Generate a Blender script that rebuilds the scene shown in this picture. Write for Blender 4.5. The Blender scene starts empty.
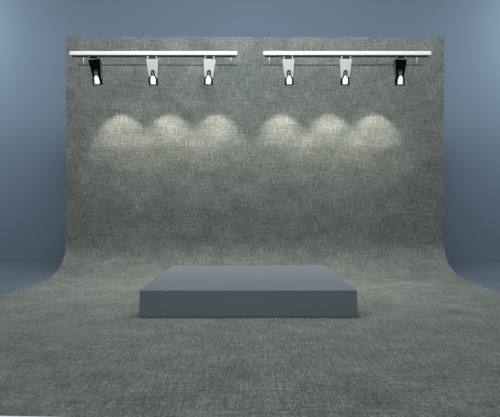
import bpy, bmesh, math
from mathutils import Vector, Matrix
C = bpy.context.scene.collection
CAM_H = 1.2
F = 450.0
D_CLOTH = 8.24      # vertical part of the backdrop
D_WALL = 10.09
D_RAIL = 6.76

def srgb(r, g, b):
    f = lambda c: c/12.92 if c <= 0.04045 else ((c+0.055)/1.055)**2.4
    return (f(r/255), f(g/255), f(b/255), 1)

# ---------------------------------------------------------------- materials
def mat(name, col, rough=0.5, metal=0.0, spec=0.5, noise=0.0, nscale=5.0, bump=0.0):
    m = bpy.data.materials.new(name); m.use_nodes = True
    nt = m.node_tree; b = nt.nodes['Principled BSDF']
    b.inputs['Roughness'].default_value = rough
    b.inputs['Metallic'].default_value = metal
    b.inputs['Specular IOR Level'].default_value = spec
    tc = nt.nodes.new('ShaderNodeTexCoord')
    n = nt.nodes.new('ShaderNodeTexNoise'); n.inputs['Scale'].default_value = nscale; n.inputs['Detail'].default_value = 4
    nt.links.new(tc.outputs['Object'], n.inputs['Vector'])
    mx = nt.nodes.new('ShaderNodeMix'); mx.data_type = 'RGBA'
    mx.inputs[6].default_value = tuple(c*(1-noise) for c in col[:3])+(1,)
    mx.inputs[7].default_value = tuple(min(1, c*(1+noise)) for c in col[:3])+(1,)
    nt.links.new(n.outputs['Fac'], mx.inputs[0]); nt.links.new(mx.outputs[2], b.inputs['Base Color'])
    if bump:
        bp = nt.nodes.new('ShaderNodeBump'); bp.inputs['Strength'].default_value = bump
        bp.inputs['Distance'].default_value = 0.002
        nt.links.new(n.outputs['Fac'], bp.inputs['Height']); nt.links.new(bp.outputs['Normal'], b.inputs['Normal'])
    return m

WALL = mat('wall_paint', srgb(104, 119, 134), 0.9, spec=0.1, noise=0.015, nscale=1.2)
FLOOR = mat('floor_paint', srgb(87, 99, 112), 0.7, spec=0.2, noise=0.015, nscale=1.5)
STRIP = mat('pale_strip', srgb(235, 244, 252), 0.6, noise=0.02, nscale=9)
PLINTH = mat('plinth_paint', srgb(108, 119, 127), 0.3, spec=0.75, noise=0.012, nscale=2.0)
WHITE = mat('white_enamel', srgb(250, 250, 246), 0.4, spec=0.4, noise=0.01, nscale=20)
LIGHTGREY = mat('pale_grey_enamel', srgb(236, 236, 230), 0.35, spec=0.5, noise=0.03, nscale=14)
BLACK = mat('black_cup_and_reflection', srgb(2, 2, 3), 0.6, spec=0.08, noise=0.1, nscale=20)  # on end lamp bodies black stands in for dark reflections; cups are black
DARK = mat('dark_shade_and_fittings', srgb(58, 62, 62), 0.5, noise=0.05, nscale=20)
GREY = mat('grey_metal', srgb(120, 124, 122), 0.4, metal=0.3, noise=0.05, nscale=20)
SIDEGREY = mat('grey_side_panel', srgb(118, 124, 124), 0.5, noise=0.04, nscale=20)
RODM = mat('rod_metal', srgb(46, 50, 50), 0.5, metal=0.0, noise=0.05, nscale=20)

BULB = bpy.data.materials.new('bulb_glow'); BULB.use_nodes = True
_b = BULB.node_tree.nodes['Principled BSDF']
_b.inputs['Base Color'].default_value = srgb(245, 245, 240); _b.inputs['Roughness'].default_value = 0.3
_b.inputs['Emission Color'].default_value = (1, 0.985, 0.95, 1); _b.inputs['Emission Strength'].default_value = 0.35

def linen():
    m = bpy.data.materials.new('woven_linen'); m.use_nodes = True
    nt = m.node_tree; N = nt.nodes; L = nt.links
    b = N['Principled BSDF']; b.inputs['Roughness'].default_value = 0.95
    b.inputs['Specular IOR Level'].default_value = 0.1
    uv = N.new('ShaderNodeUVMap')
    def noise(sx, sy, detail, rough=0.6, dist=0.0):
        mp = N.new('ShaderNodeMapping'); mp.inputs['Scale'].default_value = (sx, sy, 1)
        n = N.new('ShaderNodeTexNoise'); n.inputs['Scale'].default_value = 1
        n.inputs['Detail'].default_value = detail; n.inputs['Roughness'].default_value = rough
        n.inputs['Distortion'].default_value = dist
        L.new(uv.outputs['UV'], mp.inputs['Vector']); L.new(mp.outputs['Vector'], n.inputs['Vector'])
        return n.outputs['Fac']
    def math_(op, a, c):
        n = N.new('ShaderNodeMath'); n.operation = op
        for i, v in enumerate((a, c)):
            if isinstance(v, (int, float)): n.inputs[i].default_value = v
            else: L.new(v, n.inputs[i])
        return n.outputs[0]
    cen = lambda s, k: math_('MULTIPLY', math_('SUBTRACT', s, 0.5), k)
    warp = noise(58, 4.5, 4)       # slubs running up the cloth
    weft = noise(3.2, 44, 4)      # slubs running across
    warpf = noise(150, 22, 2); weftf = noise(22, 150, 2)
    speck = noise(140, 140, 1)
    cloud = noise(2.2, 2.6, 5, 0.65)
    s = math_('ADD', cen(warp, WARP), cen(weft, WEFT))
    s = math_('ADD', s, cen(warpf, FINE)); s = math_('ADD', s, cen(weftf, FINE))
    s = math_('ADD', s, cen(speck, SPECK)); s = math_('ADD', s, cen(cloud, CLOUD))
    fac = math_('ADD', s, 0.5)
    cr = N.new('ShaderNodeValToRGB'); L.new(fac, cr.inputs['Fac'])
    e = cr.color_ramp.elements
    e[0].position = 0.0; e[0].color = srgb(*LIN[0])
    e[1].position = 1.0; e[1].color = srgb(*LIN[2])
    x = e.new(0.5); x.color = srgb(*LIN[1])
    L.new(cr.outputs['Color'], b.inputs['Base Color'])
    bp = N.new('ShaderNodeBump'); bp.inputs['Strength'].default_value = 0.5; bp.inputs['Distance'].default_value = 0.004
    L.new(fac, bp.inputs['Height']); L.new(bp.outputs['Normal'], b.inputs['Normal'])
    return m
WARP, WEFT, FINE, SPECK, CLOUD = 0.72, 0.58, 1.0, 1.3, 0.5
LIN = [(55, 59, 56), (101, 106, 101), (163, 166, 159)]
LINEN = linen()

# ---------------------------------------------------------------- helpers
def obj(name, bm, m, parent=None, smooth=False):
    bmesh.ops.recalc_face_normals(bm, faces=bm.faces)
    me = bpy.data.meshes.new(name); bm.to_mesh(me); bm.free()
    me.materials.append(m)
    if smooth:
        for p in me.polygons: p.use_smooth = True
    o = bpy.data.objects.new(name, me); C.objects.link(o)
    if parent: o.parent = parent
    return o
def box(bm, c, d, bev=0.0):
    r = bmesh.ops.create_cube(bm, size=1.0)
    vs = r['verts']
    bmesh.ops.scale(bm, vec=d, verts=vs); bmesh.ops.translate(bm, vec=c, verts=vs)
    if bev:
        es = list({e for v in vs for e in v.link_edges})
        bmesh.ops.bevel(bm, geom=es, offset=bev, segments=2, affect='EDGES', profile=0.5)
def prism(bm, pts, y0, y1, pts2=None):
    """extrude an x-z outline from y0 to y1"""
    pts2 = pts2 or pts
    a = [bm.verts.new((x, y0, z)) for x, z in pts]
    c = [bm.verts.new((x, y1, z)) for x, z in pts2]
    n = len(pts)
    bm.faces.new(a); bm.faces.new(c[::-1])
    for i in range(n): bm.faces.new((a[i], a[(i+1) % n], c[(i+1) % n], c[i]))
def rod(bm, p, q, r, seg=10):
    p, q = Vector(p), Vector(q); d = q-p
    g = bmesh.ops.create_cone(bm, cap_ends=True, segments=seg, radius1=r, radius2=r, depth=d.length)
    M = Matrix.Translation((p+q)/2) @ d.to_track_quat('Z', 'Y').to_matrix().to_4x4()
    bmesh.ops.transform(bm, matrix=M, verts=g['verts'])
def arch(w, z0, z1, seg=8):
    """x-z outline: flat bottom at z0, half-round top at z1"""
    r = w/2; pts = [(-r, z0), (r, z0)]
    for i in range(seg+1):
        a = math.pi*i/seg
        pts.append((r*math.cos(a), z1-r+r*math.sin(a)))
    return pts
def empty(name, loc, label, cat, group=None):
    o = bpy.data.objects.new(name, None); C.objects.link(o); o.location = loc
    o['label'] = label; o['category'] = cat
    if group: o['group'] = group
    return o

# ---------------------------------------------------------------- setting
bm = bmesh.new(); box(bm, (0, 4.5, -0.05), (26, 13.5, 0.1)); o = obj('floor', bm, FLOOR); o['kind'] = 'structure'
bm = bmesh.new(); box(bm, (0, D_WALL+0.1, 3.95), (26, 0.2, 8.1)); o = obj('wall_back', bm, WALL); o['kind'] = 'structure'
# pale border strip on the floor in front of the cloth's front edge
def front_y(x): return 2.592 - 0.043*(x+1.458)
bm = bmesh.new()
a = [(-3.3, front_y(-3.3)), (3.5, front_y(3.5))]
pts = [(a[0][0], a[0][1]-0.22), (a[1][0], a[1][1]-0.22), (a[1][0], a[1][1]-0.002), (a[0][0], a[0][1]-0.002)]
lo = [bm.verts.new((x, y, 0.0)) for x, y in pts]; hi = [bm.verts.new((x, y, 0.008)) for x, y in pts]
bm.faces.new(hi); bm.faces.new(lo[::-1])
for i in range(4): bm.faces.new((lo[i], lo[(i+1) % 4], hi[(i+1) % 4], hi[i]))
o = obj('trim_1', bm, STRIP); o['kind'] = 'structure'

# ---------------------------------------------------------------- fabric backdrop
def bez(p, t):
    return tuple(sum(c*v[k] for c, v in zip(((1-t)**3, 3*(1-t)**2*t, 3*(1-t)*t*t, t**3), p)) for k in (0, 1))
T = 0.012
XL, XR, TOP = -3.37, 3.55, CAM_H + 171.5*D_CLOTH/F
NFL = 40
P = [(7.15, T), (7.88, T), (D_CLOTH, 0.19), (D_CLOTH, 0.66)]
curve = [bez(P, i/28) for i in range(29)]
wallp = [(D_CLOTH, 0.66+(TOP-0.66)*i/24) for i in range(1, 25)]
NX = 60
bm = bmesh.new(); uvl = bm.loops.layers.uv.new('UVMap')
cols = []
for i in range(NX+1):
    x = XL+(XR-XL)*i/NX
    fy = front_y(x)
    line = [(fy+(7.15-fy)*j/NFL, T) for j in range(NFL)] + curve + wallp
    # offset for thickness (away from the camera side)
    verts = []; s = fy; prev = line[0]
    for k, p in enumerate(line):
        s += math.hypot(p[0]-prev[0], p[1]-prev[1]); prev = p
        a_, b_ = line[max(0, k-1)], line[min(len(line)-1, k+1)]
        t = Vector((b_[0]-a_[0], b_[1]-a_[1])).normalized()
        off = Vector((t.y, -t.x))*(T-0.001)
        verts.append((bm.verts.new((x, p[0], p[1])), bm.verts.new((x, p[0]+off.x, p[1]+off.y)), (x, s)))
    cols.append(verts)
def face(vs, uvs):
    f = bm.faces.new(vs); f.smooth = True
    for l, u in zip(f.loops, uvs): l[uvl].uv = u
n = len(cols[0])
for i in range(NX):
    for k in range(n-1):
        A, B, Cc, D = cols[i][k], cols[i+1][k], cols[i+1][k+1], cols[i][k+1]
        uvs = [A[2], B[2], Cc[2], D[2]]
        face((A[0], B[0], Cc[0], D[0]), uvs); face((D[1], Cc[1], B[1], A[1]), uvs[::-1])
    for k in (0, n-1):
        A, B = cols[i][k], cols[i+1][k]
        f = bm.faces.new((A[0], A[1], B[1], B[0])); f.smooth = False
        for l, u in zip(f.loops, (A[2], A[2], B[2], B[2])): l[uvl].uv = u
for i in (0, NX):
    for k in range(n-1):
        A, B = cols[i][k], cols[i][k+1]
        f = bm.faces.new((A[0], B[0], B[1], A[1])); f.smooth = False
        for l, u in zip(f.loops, (A[2], B[2], B[2], A[2])): l[uvl].uv = u
o = obj('fabric_backdrop', bm, LINEN)
m_ = o.modifiers.new('split', 'EDGE_SPLIT'); m_.split_angle = math.radians(50)
o['label'] = 'grey-green linen cloth backdrop sweeping in a curve from upright sheet to floor'
o['category'] = 'backdrop'

# ---------------------------------------------------------------- plinth
hgt = 0.298
yb = (CAM_H-hgt-T)*F/56.9; yf = (CAM_H-hgt-T)*F/81.5
x0 = (139.3-250)*yf/F; x1 = (357.3-250)*yf/F
bm = bmesh.new(); box(bm, ((x0+x1)/2, (yf+yb)/2, hgt/2), (x1-x0, yb-yf, hgt), bev=0.006)
o = obj('display_plinth', bm, PLINTH); o.location = (0, 0, T)
o['label'] = 'low wide blue-grey rectangular plinth standing empty in the middle of the cloth floor'
o['category'] = 'plinth'

# ---------------------------------------------------------------- track rails
ZB = CAM_H + (208.5-55.0)/F*D_RAIL; ZT = CAM_H + (208.5-51.0)/F*D_RAIL
def X(px, d=D_RAIL): return (px-250)*d/F
D_ROD = 7.15
ZR = CAM_H + (208.5-65.0)/F*D_ROD
def rail(px0, px1, rod0, rod1, hang, label):
    x0, x1 = X(px0), X(px1); cx = (x0+x1)/2
    t = empty('track_rail', (cx, D_RAIL, ZB), label, 'light rail', 'pair of lighting rails above the cloth')
    H = ZT-ZB
    bm = bmesh.new(); box(bm, (0, 0.035, H/2), (x1-x0, 0.07, H), 0.005); obj('rail_body', bm, WHITE, t)
    bm = bmesh.new(); box(bm, (0, 0.038, -0.007), (x1-x0-0.08, 0.05, 0.016)); obj('underside_shade', bm, DARK, t)  # dark strip: shade on the rail's underside put into colour
    for s in (-1, 1):
        bm = bmesh.new(); rod(bm, (s*((x1-x0)/2-0.03), 0.03, 0.002), (s*((x1-x0)/2-0.03), 0.03, -0.022), 0.012)
        obj('end_screw', bm, GREY, t)
    bm = bmesh.new(); rod(bm, (X(rod0, D_ROD)-cx, D_ROD-D_RAIL, ZR-ZB), (X(rod1, D_ROD)-cx, D_ROD-D_RAIL, ZR-ZB), 0.0085)
    obj('rear_rod', bm, RODM, t, True)
    for h in hang:
        bm = bmesh.new(); hx = X(h, D_ROD)-cx; zt = ZT-ZB+0.055
        rod(bm, (hx, D_ROD-D_RAIL, ZR-ZB), (hx, D_ROD-D_RAIL, zt), 0.006)
        rod(bm, (hx, D_ROD-D_RAIL, zt), (hx, 0.05, H-0.01), 0.006)
        obj('hanger', bm, LIGHTGREY, t, True)
rail(69.5, 237.2, 78, 237, (83.5, 231), 'long white horizontal light rail at the left, holding the three left spotlights')
rail(263.3, 431.3, 264, 421, (269.5, 417), 'long white horizontal light rail at the right, holding the three right spotlights')

# ---------------------------------------------------------------- spotlights
def lamp(px, roll, tilt, yaw, body, side, label):
    t = empty('track_spotlight', (X(px), D_RAIL+0.0, ZB-0.0165), label, 'spotlight', 'spotlights on the rails')
    t.rotation_euler = (0, 0, 0)
    Mx = Matrix.Translation((0, 0.02, -0.03)) @ Matrix.Rotation(yaw, 4, 'Z') @ Matrix.Rotation(roll, 4, 'Y') @ Matrix.Rotation(tilt, 4, 'X')
    def put(name, bm, m, smooth=False, parent=t):
        bmesh.ops.transform(bm, matrix=Mx, verts=bm.verts); return obj(name, bm, m, parent, smooth)
    # adapter clipped under the rail and the two thin yoke pins
    bm = bmesh.new(); box(bm, (0, 0.035, -0.0085), (0.135, 0.05, 0.012)); obj('adapter', bm, BLACK if body is BLACK else DARK, t)
    for s in (-1, 1):
        bm = bmesh.new(); rod(bm, (s*0.063, 0.008, 0.0), (s*0.063, 0.02+0.008, -0.065), 0.0055)
        obj('yoke_pin', bm, GREY if body is BLACK else LIGHTGREY, t, True)
    # tapered housing: front plate and the deeper shell behind it
    wt, wb, zt, zb = 0.092, 0.055, -0.012, -0.33
    bm = bmesh.new()
    prism(bm, [(-wt, zt), (wt, zt), (wb, zb), (-wb, zb)], -0.008, 0.004)
    bmesh.ops.bevel(bm, geom=list(bm.edges), offset=0.002, segments=1, affect='EDGES')
    put('front_plate', bm, body)
    bm = bmesh.new()
    k = 0.95
    prism(bm, [(-wt*k, zt-0.004), (wt*k, zt-0.004), (wb*k, zb+0.01), (-wb*k, zb+0.01)], 0.004, 0.105,
          [(-wt*k*0.96, zt-0.03), (wt*k*0.96, zt-0.03), (wb*k*0.9, zb+0.03), (-wb*k*0.9, zb+0.03)])
    put('housing', bm, side)
    # arched grey pivot slot
    bm = bmesh.new(); prism(bm, arch(0.066, -0.29, -0.165), -0.014, -0.006)
    sl = put('pivot_slot', bm, DARK)
    bm = bmesh.new(); prism(bm, arch(0.036, -0.275, -0.195), -0.018, -0.013)
    put('pivot', bm, GREY, parent=sl)
    # black reflector cup round the lamp: arched shell, open towards the viewer and below
    bm = bmesh.new()
    o_ = arch(0.13, -0.39, -0.25, 12)
    i_ = arch(0.096, -0.383, -0.268, 12)
    prism(bm, arch(0.11, -0.385, -0.26, 12), 0.012, 0.05)
    put('reflector_back', bm, BLACK)
    bm = bmesh.new()
    for y in (-0.035,):
        a = [bm.verts.new((x, y, z)) for x, z in o_]; b = [bm.verts.new((x, y, z)) for x, z in i_]
        a2 = [bm.verts.new((x*1.0, 0.014, z)) for x, z in o_]; b2 = [bm.verts.new((x, 0.014, z)) for x, z in i_]
        n = len(o_)
        for q in range(n):
            r = (q+1) % n
            bm.faces.new((a[q], a[r], b[r], b[q])); bm.faces.new((a2[q], b2[q], b2[r], a2[r]))
            bm.faces.new((a[q], a2[q], a2[r], a[r])); bm.faces.new((b[q], b[r], b2[r], b2[q]))
    put('reflector_rim', bm, BLACK)
    # white lamp capsule, flared slightly to its lower end
    bm = bmesh.new(); rings = []
    profl = [(0.0, -0.255), (0.012, -0.257), (0.023, -0.266), (0.029, -0.28), (0.034, -0.3), (0.037, -0.33), (0.039, -0.37), (0.039, -0.378), (0.0, -0.38)]
    for r, z in profl:
        rings.append([bm.verts.new((max(r, 1e-4)*math.cos(2*math.pi*j/20), -0.03+max(r, 1e-4)*0.8*math.sin(2*math.pi*j/20), z)) for j in range(20)])
    for a, b in zip(rings, rings[1:]):
        for j in range(20): bm.faces.new((a[j], a[(j+1) % 20], b[(j+1) % 20], b[j]))
    put('lamp_bulb', bm, BULB, True)
    # the light this lamp throws on the cloth
    ld = bpy.data.lights.new('lamp_beam', 'POINT'); ld.energy = BEAM; ld.shadow_soft_size = 0.04
    ld.color = (1.0, 0.95, 0.84); ld.use_nodes = True
    beam(ld.node_tree)
    lo = bpy.data.objects.new('lamp_beam', ld); C.objects.link(lo)
    lo.location = (X(px), D_RAIL+0.18, ZB-0.46)
BEAM = 82
def beam(nt):
    """photometric profile of the lamp, as an IES file would give it:
    bright arched lobe towards the wall, dim lobe below it"""
    N, L = nt.nodes, nt.links
    em = [x for x in N if x.type == 'EMISSION'][0]
    g = N.new('ShaderNodeNewGeometry')
    sep = N.new('ShaderNodeSeparateXYZ'); L.new(g.outputs['Normal' if USE_N else 'Incoming'], sep.inputs[0])
    def M(op, a, b=0.0, c=0.0, clamp=False):
        n = N.new('ShaderNodeMath'); n.operation = op; n.use_clamp = clamp
        for i, v in enumerate((a, b, c)):
            if isinstance(v, (int, float)): n.inputs[i].default_value = v
            else: L.new(v, n.inputs[i])
        return n.outputs[0]
    dy = M('MULTIPLY', sep.outputs[1], SGN); dz = M('MULTIPLY', sep.outputs[2], SGN)
    dyc = M('MAXIMUM', dy, 0.02)
    u = M('DIVIDE', sep.outputs[0], dyc); v = M('DIVIDE', dz, dyc)
    gate = M('GREATER_THAN', dy, 0.02)
    def ss(x, lo, hi):
        n = N.new('ShaderNodeMapRange'); n.interpolation_type = 'SMOOTHSTEP'
        n.inputs[1].default_value = lo; n.inputs[2].default_value = hi
        L.new(x, n.inputs[0]); return n.outputs[0]
    u2 = M('MULTIPLY', u, u)
    # arch: narrow at the top, opening downwards like a cone cut by the wall
    d = M('MAXIMUM', M('SUBTRACT', -0.095, v), 0.02)
    q = M('DIVIDE', u2, M('MULTIPLY', d, 0.37))
    lobe = M('MULTIPLY', M('SUBTRACT', 1.0, ss(q, 0.1, 1.9)), ss(M('SUBTRACT', -0.06, v), 0.0, 0.11))
    cut = M('MULTIPLY', ss(v, -0.72, -0.42), M('ADD', 1.0, M('MULTIPLY', ss(v, -0.42, -0.12), 0.45)))                    # lower edge of the bright arch
    tail = M('MULTIPLY', ss(v, -1.5, -0.45), 0.40)
    body = M('MAXIMUM', cut, tail)
    main = M('MULTIPLY', lobe, body)
    # wide weak halo
    vh = M('ADD', v, 0.55)
    h2 = M('ADD', M('DIVIDE', u2, 0.45**2), M('DIVIDE', M('MULTIPLY', vh, vh), 0.55**2))
    halo = M('MULTIPLY', M('EXPONENT', M('MULTIPLY', h2, -1.0)), 0.15)
    # spill straight down onto the curve of the cloth and the plinth
    down = M('MULTIPLY', M('POWER', M('MAXIMUM', M('MULTIPLY', dz, -1.0), 0.0), 9.0), 0.72)
    tot = M('ADD', M('MULTIPLY', M('ADD', main, halo), gate), down)
    # falloff compensation: 1/r^2 and wall angle are real, only the lobe is shaped here
    L.new(tot, em.inputs['Strength'])
USE_N, SGN = True, 1.0
R = math.radians
lamp(93.4, R(-6), R(10), R(-4), BLACK, SIDEGREY, 'tapered spotlight coloured black for its dark reflections, with grey side, first at the left end of the left rail')
lamp(151.8, R(-1.5), R(10), R(0), LIGHTGREY, SIDEGREY, 'pale grey tapered spotlight in the middle of the left rail')
lamp(209.6, R(4), R(10), R(0), WHITE, LIGHTGREY, 'white tapered spotlight near the right end of the left rail, nearest the gap')
lamp(288.4, R(-3), R(10), R(0), LIGHTGREY, LIGHTGREY, 'pale grey tapered spotlight near the left end of the right rail, nearest the gap')
lamp(346.2, R(0.5), R(10), R(0), LIGHTGREY, LIGHTGREY, 'pale grey tapered spotlight in the middle of the right rail')
lamp(401.4, R(-0.5), R(10), R(4), BLACK, SIDEGREY, 'tapered spotlight coloured black for its dark reflections, with grey side, at the right end of the right rail')

# ---------------------------------------------------------------- room light
def area(name, loc, aim, sx, sy, e, col):
    ld = bpy.data.lights.new(name, 'AREA'); ld.shape = 'RECTANGLE'; ld.size = sx; ld.size_y = sy; ld.energy = e; ld.color = col
    o = bpy.data.objects.new(name, ld); C.objects.link(o); o.location = loc
    o.rotation_euler = (Vector(aim)-Vector(loc)).to_track_quat('-Z', 'Y').to_euler()
area('ceiling_softbox', (0, 5.6, 6.6), (0, 7.0, 2.0), 6.0, 1.2, 285, (0.96, 0.99, 1.0))
area('front_fill', (0, -3.6, 3.6), (0, 7, 3.2), 7, 2.5, 215, (0.98, 0.99, 1.0))  # unseen fill added behind the camera to brighten plinth front and lamp faces
for sx in (-1, 1):
    area('wall_washer', (sx*8.0, 7.7, 5.9), (sx*7.6, 10.1, 3.9), 2.5, 0.6, 205, (0.9, 0.98, 1.0))
area('wall_washer', (0, 8.9, 7.3), (0, 10.1, 4.0), 8, 0.4, 16, (0.88, 0.97, 1.0))
w = bpy.data.worlds.new('gallery_air'); bpy.context.scene.world = w; w.use_nodes = True
w.node_tree.nodes['Background'].inputs[0].default_value = (0.7, 0.82, 0.92, 1)
w.node_tree.nodes['Background'].inputs[1].default_value = 0.07

# ---------------------------------------------------------------- camera
cd = bpy.data.cameras.new('camera'); cd.sensor_width = 36; cd.lens = F/500*36
co = bpy.data.objects.new('camera', cd); C.objects.link(co)
co.location = (0, 0, CAM_H); co.rotation_euler = (math.pi/2, 0, 0)
sc = bpy.context.scene; sc.camera = co
vs = sc.view_settings; sc.display_settings.display_device = 'sRGB'
vs.view_transform = 'Standard'; vs.look = 'None'; vs.exposure = 0.45; vs.gamma = 1; vs.use_curve_mapping = False
